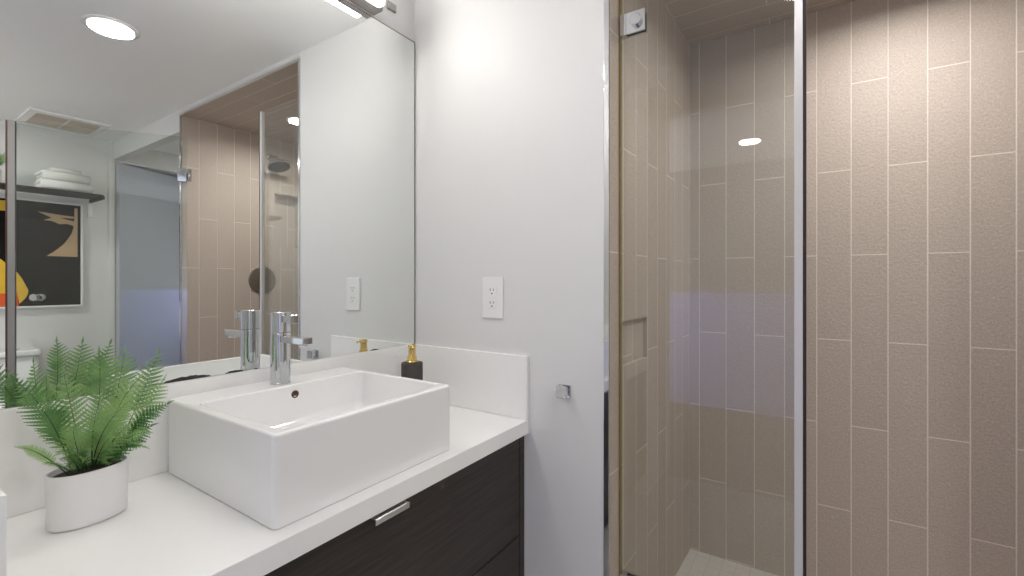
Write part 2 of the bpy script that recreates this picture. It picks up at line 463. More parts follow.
# ------------------------------------------------------------------ vanity
ZC = E - 0.424; ZB = E - 0.2295
XL = 0.097
t = thing('vanity_cabinet', 'dark stained wood vanity cabinet with drawers under the white countertop', 'vanity cabinet', (0.64, 0.97, 0.0))
b = nb(); box(b, XL + 0.002, D - 0.001, 0.762, W - 0.012, 0.12, ZC - 0.0425); box(b, 1.163, D - 0.001, 0.738, 0.762, 0.12, ZC - 0.0425)
link_mesh('body', b, M['wood'], t)
b = nb(); box(b, XL + 0.03, D - 0.03, 0.80, 1.17, 0.0, 0.12)
link_mesh('toe_kick', b, M['slot'], t)
zd1, zd2 = E - 0.770, ZC - 0.048
for (z0, z1, has) in ((zd1 + 0.002, zd2, True), (0.125, zd1 - 0.002, False)):
    b = nb(); box(b, XL + 0.004, 1.160, 0.738, 0.7615, z0, z1, 0.0008, 1)
    dw = link_mesh('drawer', b, M['wood'], t)
    b = nb()
    hz = z1 - 0.0015
    box(b, 0.600, 0.690, 0.718, 0.755, hz, hz + 0.0022, 0.0006, 1)
    box(b, 0.600, 0.690, 0.716, 0.7185, hz - 0.010, hz + 0.0022, 0.0006, 1)
    if has: sub('handle', b, M['satin'], dw)['label'] = 'brushed steel edge pull'
    else: b.free()

b = nb(); box(b, XL + 0.001, D - 0.001, 0.722, W - 0.010, ZC - 0.042, ZC, 0.0012)
tag(link_mesh('countertop', b, M['quartz'], wn=True), 'white quartz countertop on the dark vanity carrying the sink and fern', 'countertop')
b = nb(); box(b, XL + 0.013, D - 0.014, 1.197, W - 0.0005, ZC + 0.0005, ZB, 0.0012)
tag(link_mesh('backsplash', b, M['quartz'], wn=True), 'long white quartz backsplash below the mirror', 'backsplash')
b = nb(); box(b, D - 0.013, D - 0.0005, 0.722, W - 0.0005, ZC + 0.0005, ZB, 0.0012)
tag(link_mesh('side_splash', b, M['quartz'], wn=True), 'white side splash panel at the right end of the countertop below the outlet', 'side splash')
b = nb(); box(b, XL + 0.0005, XL + 0.012, 0.722, W - 0.0005, ZC + 0.0005, ZB, 0.0012)
tag(link_mesh('side_splash', b, M['quartz'], wn=True), 'white side splash panel at the left end of the countertop beside the fern', 'side splash')

# ------------------------------------------------------------------ vessel sink
t = thing('vessel_sink', 'white rectangular ceramic vessel sink standing on the countertop', 'sink', (0.65, 0.98, ZC + 0.0005))
x0, x1, y0, y1 = 0.4195, 0.872, 0.757, 1.1935
zt = E - 0.2605; r = 0.012; e = 0.0055
ix0, ix1, iy0, iy1 = 0.441, 0.856, 0.779, 1.088
L_ = [rrect(x0 + .001, x1 - .001, y0 + .001, y1 - .001, r, ZC + 0.0005)]
L_ += [rrect(x0, x1, y0, y1, r, ZC + 0.003)]
L_ += [rrect(x0, x1, y0, y1, r, zt - e - 0.004)]
for i in range(0, 5):
    a = math.radians(90 * i / 4)
    q = e * (1 - math.cos(a)); L_.append(rrect(x0 + q, x1 - q, y0 + q, y1 - q, r - q * 0.5, zt - e + e * math.sin(a)))
q = e + 0.0015
L_.append(rrect(x0 + q, x1 - q, y0 + q, y1 - q, r - 0.004, zt))
L_.append(rrect(ix0 - 0.0055, ix1 + 0.0055, iy0 - 0.0055, iy1 + 0.0055, 0.016, zt))
for i in range(0, 5):
    a = math.radians(90 * i / 4)
    q = 0.004 * (1 - math.sin(a)); L_.append(rrect(ix0 - q, ix1 + q, iy0 - q, iy1 + q, 0.012 + q, zt - 0.004 * (1 - math.cos(a))))
zb = zt - 0.108
L_.append(rrect(ix0 + 0.008, ix1 - 0.008, iy0 + 0.006, iy1 - 0.006, 0.020, zb + 0.030))
for i in range(1, 6):
    a = math.radians(90 * i / 5)
    q = 0.010 + 0.030 * (1 - math.cos(a)); L_.append(rrect(ix0 + q, ix1 - q, iy0 + q, iy1 - q, 0.022 + 0.01 * i / 5, zb + 0.030 * (1 - math.sin(a))))
L_.append(rrect(0.63, 0.67, 0.92, 0.96, 0.0199, zb - 0.005))
b = nb(); loft(b, L_)
link_mesh('basin', b, M['ceramic'], t, smooth=True, wn=True)
b = nb(); lathe(b, (0.65, 0.94, zb - 0.0045), (0, 0, 1), [(0, 0.0), (0, 0.024), (0.004, 0.024), (0.005, 0.020), (0.004, 0.017), (0.009, 0.015), (0.010, 0)], 32)
sharp_lathe(link_mesh('drain', b, M['chrome'], t))
b = nb(); lathe(b, (0.655, iy1 - 0.0010, zt - 0.0245), (0, -1, 0), [(0, 0.0), (0, 0.0095), (0.0022, 0.0095), (0.0026, 0.0070), (0.0010, 0.0060), (0.0010, 0.0)], 28)
o = link_mesh('overflow_ring', b, M['bronze'], t); o['label'] = 'dark bronze overflow ring'

# ------------------------------------------------------------------ faucet
fx, fy = 0.643, 1.131
t = thing('faucet', 'chrome single lever cylinder faucet on the back ledge of the sink', 'faucet', (fx, fy, zt))
R = 0.0235
b = nb(); lathe(b, (fx, fy, zt), (0, 0, 1), [(0, 0), (0, R + 0.0015), (0.003, R + 0.0015), (0.004, R), (0.128, R), (0.129, R - 0.001), (0.129, 0)], 56)
sharp_lathe(link_mesh('body', b, M['chrome'], t))
b = nb(); lathe(b, (fx, fy, zt + 0.1305), (0, 0, 1), [(0, 0), (0, R - 0.001), (0.001, R), (0.0500, R), (0.0515, R - 0.0015), (0.0515, 0)], 56)
cap = sharp_lathe(link_mesh('lever_cap', b, M['chrome'], t))
b = nb()
box(b, fx - 0.010, fx + 0.010, fy - 0.052, fy - 0.018, zt + 0.157, zt + 0.174, 0.001)
box(b, fx - 0.011, fx + 0.011, fy - 0.062, fy - 0.050, zt + 0.1545, zt + 0.1765, 0.001)
sub('lever', b, M['chrome'], cap)
b = nb(); box(b, fx - 0.013, fx + 0.013, fy - 0.118, fy - 0.015, zt + 0.107, zt + 0.123, 0.0012)
sp = link_mesh('spout', b, M['chrome'], t, wn=True)
b = nb(); lathe(b, (fx, fy - 0.100, zt + 0.108), (0, 0, -1), [(0, 0), (0, 0.0105), (0.008, 0.0105), (0.008, 0.008), (0.003, 0.007), (0.003, 0)], 28)
sub('aerator', b, M['chrome'], sp)
b = nb(); tube(b, [(fx, fy + 0.028, zt), (fx, fy + 0.028, zt + 0.02), ], 0.003, 10)
b.free()

# ------------------------------------------------------------------ soap dispenser
sx, sy = 1.0556, 1.085
t = thing('soap_dispenser', 'charcoal soap dispenser with a gold pump behind the sink', 'soap dispenser', (sx, sy, ZC + 0.0005))
b = nb(); lathe(b, (sx, sy, ZC + 0.0005), (0, 0, 1), [(0, 0), (0, 0.031), (0.002, 0.0345), (0.1565, 0.0345), (0.159, 0.033), (0.160, 0.029), (0.160, 0)], 48)
sharp_lathe(link_mesh('bottle', b, M['slate'], t))
zz = ZC + 0.160
b = nb()
lathe(b, (sx, sy, zz), (0, 0, 1), [(0, 0), (0, 0.021), (0.003, 0.022), (0.006, 0.020), (0.007, 0.0155), (0.018, 0.0150), (0.020, 0.012), (0.038, 0.0115), (0.044, 0.010), (0.044, 0.0)], 36)
pp = sharp_lathe(link_mesh('pump', b, M['gold'], t)); pp['label'] = 'gold pump'
b = nb()
lathe(b, (sx, sy, zz + 0.0445), (0, 0, 1), [(0, 0), (0, 0.0125), (0.011, 0.0125), (0.0125, 0.011), (0.0125, 0)], 30)
tube(b, [(sx, sy, zz + 0.052), (sx - 0.008, sy - 0.010, zz + 0.052), (sx - 0.012, sy - 0.016, zz + 0.050), (sx - 0.014, sy - 0.019, zz + 0.045)], [0.0048, 0.0045, 0.004, 0.0035], 12)
sub('nozzle', b, M['gold'], pp)

# ------------------------------------------------------------------ fern
random.seed(11)
def pinna(bm, o, d, nrm, length, width, mi=0):
    """one leaflet: a row of small rounded lobes either side of a fine midrib"""
    side = nrm.cross(d).normalized()
    n = max(4, int(length / 0.0036))
    def pt(s): return o + (d * s - nrm * 0.16 * s * s) * length
    stp = length / n
    for i in range(n):
        s = (i + 0.5) / n
        wl = width * (1 - s * 0.93) ** 0.75
        p = pt(s)
        for sg in (-1, 1):
            tip = p + side * sg * wl + d * stp * 0.75 + nrm * wl * 0.15
            a = p - d * stp * 0.46; c = p + d * stp * 0.46
            m1 = a + side * sg * wl * 0.62 + d * stp * 0.18 + nrm * wl * 0.12
            m2 = c + side * sg * wl * 0.66 + d * stp * 0.35 + nrm * wl * 0.12
            bm.faces.new([bm.verts.new(v) for v in (a, m1, tip, m2, c)]).material_index = mi
def frond(parent, base, tip, bow, maxlen, n=22, nrm_hint=None, start=0.25):
    n = max(9, int(n * 0.92))
    bm = nb()
    base = Vector(base); tip = Vector(tip); mid = (base + tip) / 2 + Vector(bow)
    def B(t): return base * (1 - t) ** 2 + mid * 2 * t * (1 - t) + tip * t * t
    def T(t): return ((mid - base) * (1 - t) + (tip - mid) * t).normalized()
    pts = [B(i / 14) for i in range(15)]
    tube(bm, pts, [0.0011 * (1 - 0.75 * i / 14) for i in range(15)], 6, mi=1)
    hint = (Vector(nrm_hint) + Vector([random.uniform(-.35, .35) for _ in range(3)])).normalized()
    for i in range(n):
        s = start + (1 - start) * (i + 0.5) / n
        p = B(s); d = T(s)
        nr = (hint - d * hint.dot(d)).normalized(); side = d.cross(nr).normalized()
        x = (s - start) / (1 - start)
        ln = maxlen * (math.sin(math.pi * min(1, (x * 0.88 + 0.17))) ** 0.8) * random.uniform(0.9, 1.08) + 0.003
        for sg in (-1, 1):
            dd = (side * sg + d * 0.55 + Vector([random.uniform(-.08, .08) for _ in range(3)])).normalized()
            n2 = (nr - dd * nr.dot(dd)).normalized()
            pinna(bm, p + d * (0.0015 * sg), dd, n2, ln, ln * 0.085 + 0.0020)
    # terminal leaflet
    pinna(bm, B(0.985), T(1), (hint - T(1) * hint.dot(T(1))).normalized(), 0.012, 0.003)
    return link_mesh('frond', bm, [M['leaf'], M['frondstem']], parent)

def fern(loc, label, group, fronds, seed):
    """loc = centre of the pot's base"""
    random.seed(seed)
    cx, cy, cz = loc
    t = thing('potted_fern', label, 'potted plant', loc, group)
    H = 0.094; ang = math.radians(4)
    def ell(a, b_, z, n=56):
        out = []
        for k in range(n):
            q = 2 * math.pi * k / n
            c, s_ = math.cos(q), math.sin(q)
            ex = a * math.copysign(abs(c) ** 0.92, c); ey = b_ * math.copysign(abs(s_) ** 0.92, s_)
            out.append(Vector((cx + ex * math.cos(ang) - ey * math.sin(ang), cy + ex * math.sin(ang) + ey * math.cos(ang), z)))
        return out
    A, Bq = 0.056, 0.040
    b = nb()
    loft(b, [ell(A - 0.006, Bq - 0.006, cz), ell(A - 0.003, Bq - 0.003, cz + 0.0015), ell(A - 0.002, Bq - 0.002, cz + 0.006), ell(A, Bq, cz + H - 0.001), ell(A - 0.0007, Bq - 0.0007, cz + H),
             ell(A - 0.0028, Bq - 0.0028, cz + H), ell(A - 0.0035, Bq - 0.0035, cz + H - 0.001), ell(A - 0.005, Bq - 0.005, cz + 0.01)])
    link_mesh('pot', b, M['pot'], t, smooth=True, wn=True)
    b = nb(); loft(b, [ell(A - 0.0042, Bq - 0.0042, cz + 0.02), ell(A - 0.0042, Bq - 0.0042, cz + H - 0.010), ell(A - 0.03, Bq - 0.02, cz + H - 0.004)])
    link_mesh('soil', b, M['soil'], t)
    for (tx, ty, tz, bx, by, bz, ml, n, hint, st) in fronds:
        base = (cx + 0.25 * max(-0.14, min(0.14, tx)) + random.uniform(-.008, .008), cy + random.uniform(-.014, .014), cz + H - 0.006)
        frond(t, base, (cx + tx, cy + ty, cz + tz), (bx, by, bz), ml, n, hint, st)
    return t
FL = (-0.25, -0.75, 0.6); UP = (-0.1, -0.35, 0.93); FR = (-0.3, -0.94, 0.1)
FRONDS = [
    # tip offset from the pot centre, bow, leaflet length, leaflet pairs, facing, start
    (-0.094, -0.028, 0.268, 0.014, 0.0, 0.018, 0.026, 20, (-0.5, -0.8, 0.3), 0.30),
    (0.012, -0.008, 0.297, 0.012, 0.0, 0.010, 0.026, 15, FR, 0.52),
    (0.051, 0.002, 0.293, 0.010, 0.0, -0.012, 0.028, 14, (0.1, -0.95, 0.3), 0.55),
    (0.101, -0.008, 0.284, 0.006, 0.0, -0.012, 0.024, 16, FR, 0.48),
    (0.099, -0.038, 0.235, 0.01, 0.0, 0.00, 0.022, 16, FL, 0.35),
    (0.098, -0.060, 0.192, -0.005, 0.0, 0.025, 0.013, 15, FL, 0.40),
    (0.060, -0.075, 0.150, 0.0, -0.01, 0.03, 0.020, 14, FL, 0.2),
    (0.062, -0.055, 0.120, 0.0, -0.01, 0.03, 0.018, 13, UP, 0.2),
    (-0.088, -0.038, 0.160, -0.005, 0.0, 0.020, 0.007, 18, FL, 0.3),
    (-0.062, -0.045, 0.130, -0.01, -0.01, 0.015, 0.007, 14, UP, 0.3),
    (-0.028, 0.022, 0.262, -0.004, 0.0, 0.01, 0.026, 15, FR, 0.35),
    (0.068, -0.018, 0.242, -0.02, 0.0, 0.02, 0.026, 17, FL, 0.30),
    (-0.052, 0.004, 0.220, -0.008, 0.0, 0.01, 0.018, 15, FR, 0.35),
    (0.004, -0.045, 0.222, -0.006, 0.0, 0.02, 0.024, 16, FL, 0.25),
    (0.035, -0.060, 0.205, -0.015, 0.0, 0.02, 0.024, 16, FL, 0.22),
    (-0.030, -0.045, 0.180, -0.010, 0.0, 0.02, 0.022, 15, FL, 0.2),
    (0.062, 0.035, 0.215, 0.0, 0.01, 0.01, 0.026, 16, FR, 0.3),
    (-0.045, 0.045, 0.200, -0.01, 0.0, 0.02, 0.026, 15, FL, 0.25),
    (0.018, -0.055, 0.150, 0.0, -0.01, 0.03, 0.022, 14, FL, 0.12),
    (0.045, -0.045, 0.165, 0.0, 0.0, 0.02, 0.022, 14, FL, 0.12),
    (-0.028, -0.035, 0.130, -0.01, 0.0, 0.02, 0.018, 13, UP, 0.12),
    (-0.020, -0.050, 0.122, 0.0, 0.0, 0.02, 0.026, 14, FL, 0.08),
    (0.012, -0.055, 0.125, 0.0, 0.0, 0.02, 0.028, 14, FL, 0.08),
    (0.046, -0.048, 0.125, 0.0, 0.0, 0.02, 0.026, 14, FL, 0.08),
    (-0.045, -0.030, 0.135, 0.0, 0.0, 0.02, 0.024, 14, FL, 0.08),
    (0.080, -0.035, 0.150, 0.0, 0.0, 0.02, 0.024, 15, FL, 0.10),
    (0.000, -0.020, 0.160, 0.0, 0.0, 0.02, 0.022, 14, FR, 0.12),
]
fern((0.262, 1.078, ZC + 0.0005), 'potted green fern in an oval white pot on the countertop left of the sink', None, FRONDS, 5)

# ------------------------------------------------------------------ wall mirror
t = thing('wall_mirror', 'large frameless wall mirror above the white backsplash', 'mirror', (0.64, W, ZB))
b = nb(); box(b, XL + 0.004, D - 0.003, W - 0.005, W - 0.0005, ZB + 0.001, E + 0.869)
link_mesh('mirror_glass', b, M['mirror'], t)
b = nb()
box(b, D - 0.0065, D - 0.0028, W - 0.0056, W - 0.0004, ZB + 0.001, E + 0.869)
box(b, XL + 0.004, D - 0.003, W - 0.0056, W - 0.0004, E + 0.866, E + 0.8695)
link_mesh('mirror_edge', b, M['nickel'], t)['label'] = 'dark polished edge'
def stain(x0, x1, h, seed):
    random.seed(seed); bm = nb(); n = 18; y = W - 0.0053
    top = []
    for i in range(n + 1):
        s = i / n
        top.append((x0 + (x1 - x0) * s, ZB + 0.0012 + h * (math.sin(math.pi * s) ** 0.6) * random.uniform(0.75, 1.0)))
    f_, k_ = [], []
    for x, z in top + [(x1, ZB + 0.0008), (x0, ZB + 0.0008)]:
        f_.append(bm.verts.new((x, y, z))); k_.append(bm.verts.new((x, y + 0.0006, z)))
    bm.faces.new(f_); bm.faces.new(k_[::-1])
    for i in range(len(f_)): j = (i + 1) % len(f_); bm.faces.new((f_[i], k_[i], k_[j], f_[j]))
    link_mesh('tarnish_patch', bm, M['desilver'], t)['label'] = 'dark tarnish along the lower edge'
stain(0.415, 0.515, 0.0095, 1); stain(0.545, 0.590, 0.0055, 2); stain(0.615, 0.625, 0.003, 3); stain(0.985, 1.02, 0.0045, 4); stain(0.38, 0.425, 0.003, 6)

# ------------------------------------------------------------------ vanity light bar
t = thing('vanity_light', 'long horizontal light bar glowing above the mirror', 'light', (0.64, W - 0.03, E + 0.90))
b = nb(); box(b, 0.15, 1.005, W - 0.046, W - 0.0005, E + 0.8785, E + 0.930, 0.002)
link_mesh('housing', b, M['barmetal'], t, wn=True)
b = nb(); box(b, 0.152, 0.985, W - 0.074, W - 0.0465, E + 0.880, E + 0.928, 0.006, 3)
bc = nb(); box(bc, 0.9855, 0.992, W - 0.074, W - 0.0465, E + 0.8795, E + 0.9285, 0.002)
link_mesh('end_cap', bc, M['plastic'], t)['label'] = 'white end cap'
link_mesh('diffuser', b, M['bar_glow'], t, wn=True)['label'] = 'glowing white diffuser'
b = nb(); box(b, 1.060, 1.096, W - 0.008, W - 0.0005, E + 0.930, E + 0.957, 0.002)
tag(link_mesh('wall_plate', b, M['greyplastic']), 'small grey rectangular plate on the wall above the mirror near the corner', 'wall plate')

# ------------------------------------------------------------------ outlet and robe hook on the painted end wall
t = thing('power_outlet', 'white double power outlet on the wall right of the mirror', 'outlet', (D, 0.856, E - 0.053))
b = nb(); box(b, D - 0.0065, D - 0.0003, 0.815, 0.897, E - 0.119, E + 0.013, 0.0022, 3)
pl = link_mesh('cover_plate', b, M['plastic'], t, wn=True)
b = nb(); box(b, D - 0.0085, D - 0.0060, 0.8385, 0.8735, E - 0.088, E - 0.018, 0.001)
fc = link_mesh('socket_face', b, M['plastic'], t, wn=True)
for zc in (-0.032, -0.073):
    b = nb()
    for yy, hh in ((0.8625, 0.0085), (0.8495, 0.0070)):
        box(b, D - 0.0088, D - 0.0083, yy - 0.0011, yy + 0.0011, E + zc - hh / 2 + 0.004, E + zc + hh / 2 + 0.004)
    lathe(b, (D - 0.0083, 0.856, E + zc - 0.008), (-1, 0, 0), [(0, 0), (0, 0.0026), (0.0005, 0.0026), (0.0005, 0)], 14)
    sub('socket_slots', b, M['slot'], fc)
b = nb(); box(b, D - 0.0092, D - 0.0084, 0.851, 0.861, E - 0.0545, E - 0.0515, 0.0002); box(b, D - 0.0092, D - 0.0084, 0.851, 0.861, E - 0.0590, E - 0.0560, 0.0002)
sub('test_buttons', b, M['plastic'], fc)

t = thing('robe_hook', 'small square chrome robe hook on the white wall beside the shower opening', 'hook', (D, 0.605, E - 0.320))
b = nb(); box(b, D - 0.006, D - 0.0003, 0.580, 0.617, E - 0.338, E - 0.301, 0.001)
link_mesh('mounting_plate', b, M['chrome'], t, wn=True)
b = nb(); box(b, D - 0.022, D - 0.005, 0.592, 0.609, E - 0.328, E - 0.311, 0.001)
link_mesh('stem', b, M['chrome'], t, wn=True)
b = nb(); box(b, D - 0.032, D - 0.021, 0.580, 0.613, E - 0.335, E - 0.302, 0.0012)
link_mesh('knob', b, M['chrome'], t, wn=True)

# ------------------------------------------------------------------ shower glass
GX = 1.259; GT = 0.88 + E; GB = 0.104
t = thing('fixed_glass_panel', 'fixed clear glass shower panel clamped to the left tiled wall', 'shower glass', (GX, 0.24, GB))
b = nb(); box(b, GX - 0.005, GX + 0.005, 0.030, 0.4590, GB, GT)
link_mesh('glass_pane', b, M['glass'], t)
b = nb(); box(b, GX - 0.0052, GX + 0.0052, 0.4552, 0.4600, GB, GT)
link_mesh('wall_edge', b, M['edgegold'], t)['label'] = 'amber toned glass edge against the tile'
b = nb(); box(b, GX - 0.0085, GX + 0.0085, 0.0165, 0.0335, GB, GT, 0.001)
link_mesh('edge_channel', b, M['channel'], t)['label'] = 'satin silver channel'
b = nb(); box(b, GX - 0.0085, GX + 0.0085, 0.0095, 0.0162, GB, GT, 0.001)
link_mesh('magnetic_seal', b, M['darkchrome'], t)['label'] = 'dark seal strip'
def clamp(parent, z):
    b = nb()
    box(b, GX - 0.012, GX - 0.0055, 0.383, 0.437, z - 0.030, z + 0.030, 0.001)
    box(b, GX + 0.0055, GX + 0.012, 0.383, 0.437, z - 0.030, z + 0.030, 0.001)
    box(b, GX - 0.012, GX + 0.012, 0.437, 0.4545, z - 0.030, z + 0.030, 0.001)
    c = link_mesh('wall_clamp', b, M['chrome'], parent, wn=True)
    b = nb(); lathe(b, (GX - 0.0122, 0.408, z), (-1, 0, 0), [(0, 0), (0, 0.0165), (0.011, 0.0165), (0.0125, 0.015), (0.0125, 0)], 32)
    sharp_lathe(sub('cap_screw', b, M['chrome'], c))
clamp(t, E + 0.725); clamp(t, E - 0.862)

# open door, hinged on the far side wall of the shower
HX, HY = 1.226, YR + 0.028
da = math.radians(180 + 35.4)
LD = 0.825; DT = 0.871 + E
T_ = Matrix.Translation((HX, HY, 0)) @ Matrix.Rotation(da, 4, 'Z')
t = thing('glass_shower_door', 'open clear glass shower door with chrome hinges and a round knob', 'shower door', (HX, HY, GB + 0.01))
b = nb(); box(b, 0.012, LD, -0.005, 0.005, GB + 0.01, DT, rot=T_)
link_mesh('glass_pane', b, M['glass'], t)
b = nb(); box(b, LD + 0.0005, LD + 0.0100, -0.006, 0.006, GB + 0.01, DT, 0.001, rot=T_)
link_mesh('magnet_strip', b, M['bronze'], t)['label'] = 'dark brown magnet strip'
b = nb(); box(b, LD - 0.030, LD + 0.0003, -0.0065, -0.0052, GB + 0.01, DT, rot=T_); box(b, LD - 0.030, LD + 0.0003, 0.0052, 0.0065, GB + 0.01, DT, rot=T_)
link_mesh('vinyl_seal', b, M['seal'], t)['label'] = 'pale vinyl seal strip'
for zz in (E + 0.640, E - 0.80):
    b = nb()
    box(b, 0.015, 0.058, -0.012, -0.0052, zz - 0.040, zz + 0.040, 0.001, rot=T_)
    box(b, 0.015, 0.058, 0.0052, 0.012, zz - 0.040, zz + 0.040, 0.001, rot=T_)
    lathe(b, (HX, HY, zz - 0.036), (0, 0, 1), [(0, 0), (0, 0.010), (0.072, 0.010), (0.072, 0)], 20)
    h_ = link_mesh('hinge', b, M['chrome'], t)
    b = nb(); box(b, HX - 0.014, HX + 0.020, YR + 0.0005, YR + 0.006, zz - 0.024, zz + 0.024, 0.001)
    box(b, HX - 0.006, HX + 0.006, YR + 0.006, YR + 0.020, zz - 0.020, zz + 0.020, 0.001)
    sub('wall_bracket', b, M['chrome'], h_)
b = nb()
for sg in (-1, 1):
    tt = bmesh.new()
    lathe(tt, (LD - 0.120, sg * 0.0055, E - 0.090), (0, sg, 0), [(0, 0), (0, 0.012), (0.010, 0.012), (0.012, 0.018), (0.032, 0.019), (0.035, 0.016), (0.035, 0)], 30)
    tt.transform(T_); join_into(b, tt)
sharp_lathe(link_mesh('door_knob', b, M['chrome'], t))

# ------------------------------------------------------------------ shower head and valve (seen in the mirror)
hx = 1.735
t = thing('rain_shower', 'round chrome rain shower head on a short arm from the tiled wall', 'shower head', (hx, YR, E + 0.86))
b = nb(); lathe(b, (hx, YR + 0.0005, E + 0.870), (0, 1, 0), [(0, 0), (0, 0.028), (0.004, 0.028), (0.008, 0.018), (0.008, 0)], 30)
link_mesh('escutcheon', b, M['chrome'], t)
b = nb(); tube(b, [(hx, YR + 0.006, E + 0.870), (hx, YR + 0.04, E + 0.872), (hx, YR + 0.075, E + 0.862), (hx, YR + 0.092, E + 0.842), (hx, YR + 0.096, E + 0.822)], 0.009, 14)
link_mesh('arm', b, M['chrome'], t)
b = nb(); lathe(b, (hx, YR + 0.098, E + 0.825), (0.0, 0.38, -1), [(0, 0), (0, 0.015), (0.012, 0.018), (0.018, 0.035), (0.022, 0.074), (0.036, 0.078), (0.040, 0.076), (0.040, 0)], 44)
hd = sharp_lathe(link_mesh('spray_head', b, M['chrome'], t))
b = nb()
ax, ua_, wa_ = frame_of((0.0, 0.38, -1)); oc = Vector((hx, YR + 0.098, E + 0.825)) + ax * 0.0402
lathe(b, oc, ax, [(0, 0), (0, 0.070), (0.001, 0.069), (0.001, 0)], 40)
for ring, cnt in ((0.015, 8), (0.03, 14), (0.045, 20), (0.060, 26)):
    for k in range(cnt):
        a = 2 * math.pi * k / cnt
        lathe(b, oc + ax * 0.001 + (ua_ * math.cos(a) + wa_ * math.sin(a)) * ring, ax, [(0, 0.0022), (0.002, 0.0015), (0.002, 0)], 6)
sub('nozzle_plate', b, M['darkchrome'], hd)['label'] = 'dark nozzle plate'

vx = 1.678
t = thing('shower_valve', 'round brushed metal shower valve plate with a lever on the tiled wall', 'shower valve', (vx, YR, E + 0.004))
b = nb(); lathe(b, (vx, YR + 0.0005, E + 0.004), (0, 1, 0), [(0, 0), (0, 0.092), (0.003, 0.094), (0.007, 0.091), (0.009, 0.080), (0.009, 0)], 56)
sharp_lathe(link_mesh('trim_plate', b, M['nickel'], t))
b = nb(); lathe(b, (vx, YR + 0.009, E + 0.004), (0, 1, 0), [(0, 0), (0, 0.026), (0.030, 0.022), (0.034, 0.018), (0.034, 0)], 32)
tube(b, [(vx, YR + 0.036, E + 0.004), (vx - 0.012, YR + 0.040, E - 0.016), (vx - 0.022, YR + 0.044, E - 0.036)], [0.009, 0.008, 0.0065], 12)
sharp_lathe(link_mesh('lever', b, M['nickel'], t))

# ------------------------------------------------------------------ ceiling lights and fan
def downlight(x, y, z, r, label, group):  # draws the real downlights and the discs of the added fill lamps
    t = thing('downlight_or_fill', label, 'ceiling light', (x, y, z), group)
    b = nb(); lathe(b, (x, y, z - 0.0005), (0, 0, -1), [(0, r * 0.93), (0, r * 1.18), (0.003, r * 1.17), (0.006, r * 1.02), (0.005, r * 0.96), (0, r * 0.93)], 48)
    link_mesh('trim_ring', b, M['plastic'], t)
    b = nb(); lathe(b, (x, y, z - 0.0005), (0, 0, -1), [(0, 0), (0, r * 0.93), (0.004, r * 0.90), (0.005, 0)], 48)
    link_mesh('lens', b, M['lamp_glow'], t)['label'] = 'glowing lens'
downlight(0.648, 0.027, CEIL, 0.078, 'round recessed downlight in the white ceiling in front of the mirror', None)
downlight(1.635, -0.265, SOFF, 0.060, 'round recessed downlight in the tiled shower ceiling', None)
downlight(-1.24, 0.38, CEIL, 0.078, 'round recessed downlight in the bedroom ceiling beyond the doorway', None)
downlight(1.85, -1.10, CEIL, 0.078, 'added round fill lamp in the ceiling of the side hall behind the shower', None)  # disc of the added hall fill
downlight(0.02, -1.30, CEIL, 0.078, 'added round fill lamp in the white ceiling before the toilet', None)  # disc of the added fill at the toilet end

t = thing('exhaust_fan', 'square white exhaust fan cover with tan grille in the ceiling', 'exhaust fan', (0.86, -1.66, CEIL))
b = nb(); box(b, 0.675, 1.055, -1.85, -1.46, CEIL - 0.014, CEIL - 0.0005, 0.004)
link_mesh('cover', b, M['plastic'], t, wn=True)
for i in range(2):
    for j in range(2):
        b = nb()
        xx = 0.715 + i * 0.155; yy = -1.80 + j * 0.155
        for k in range(7): box(b, xx, xx + 0.145, yy + 0.02 * k, yy + 0.02 * k + 0.012, CEIL - 0.0165, CEIL - 0.0138)
        link_mesh('grille', b, M['tan'], t)

# ------------------------------------------------------------------ far wall: shelf, towels, picture, toilet
t = thing('towel_shelf', 'dark slatted towel shelf on the far white wall above the picture', 'shelf', (0.6, YF, E + 0.585))
b = nb()
for k in range(7): box(b, 0.18, 1.068, YF + 0.030 + 0.036 * k, YF + 0.030 + 0.036 * k + 0.024, E + 0.583, E + 0.593, 0.002)
link_mesh('slats', b, M['darkwood'], t)
for xx in (1.055, 0.20):
    b = nb(); box(b, xx, xx + 0.014, YF + 0.0005, YF + 0.285, E + 0.560, E + 0.5825, 0.002)
    link_mesh('side_rail', b, M['darkwood'], t)
for xx in (1.045, 0.20):
    b = nb(); box(b, xx, xx + 0.030, YF + 0.0005, YF + 0.022, E + 0.455, E + 0.545, 0.003)
    link_mesh('wall_bracket', b, M['plastic'], t)['label'] = 'white wall bracket'

def towel(x0, x1, y0, y1, z0, z1, lab, seed):
    random.seed(seed); bm = nb()
    n = 3; h = (z1 - z0) / n
    for k in range(n):
        j = random.uniform(-.004, .004)
        box(bm, x0 + j, x1 + j, y0 + abs(j), y1, z0 + k * h + 0.0004, z0 + (k + 1) * h - 0.0004, h * 0.42, 3)
    # rolled fold at the front
    tube(bm, [(x0 + 0.002, y1 - 0.002, (z0 + z1) / 2), (x1 - 0.002, y1 - 0.002, (z0 + z1) / 2)], (z1 - z0) / 2, 18)
    o = link_mesh('folded_towel', bm, M['towel'], smooth=True)
    return tag(o, lab, 'towel', 'folded white towels on the shelf')
towel(0.765, 1.015, YF + 0.055, YF + 0.240, E + 0.5935, E + 0.655, 'folded white towel at the bottom of the stack on the shelf', 1)
towel(0.772, 1.003, YF + 0.058, YF + 0.238, E + 0.6555, E + 0.712, 'folded white towel in the middle of the stack on the shelf', 2)
towel(0.815, 0.965, YF + 0.075, YF + 0.215, E + 0.7125, E + 0.740, 'small folded white towel on top of the stack on the shelf', 3)
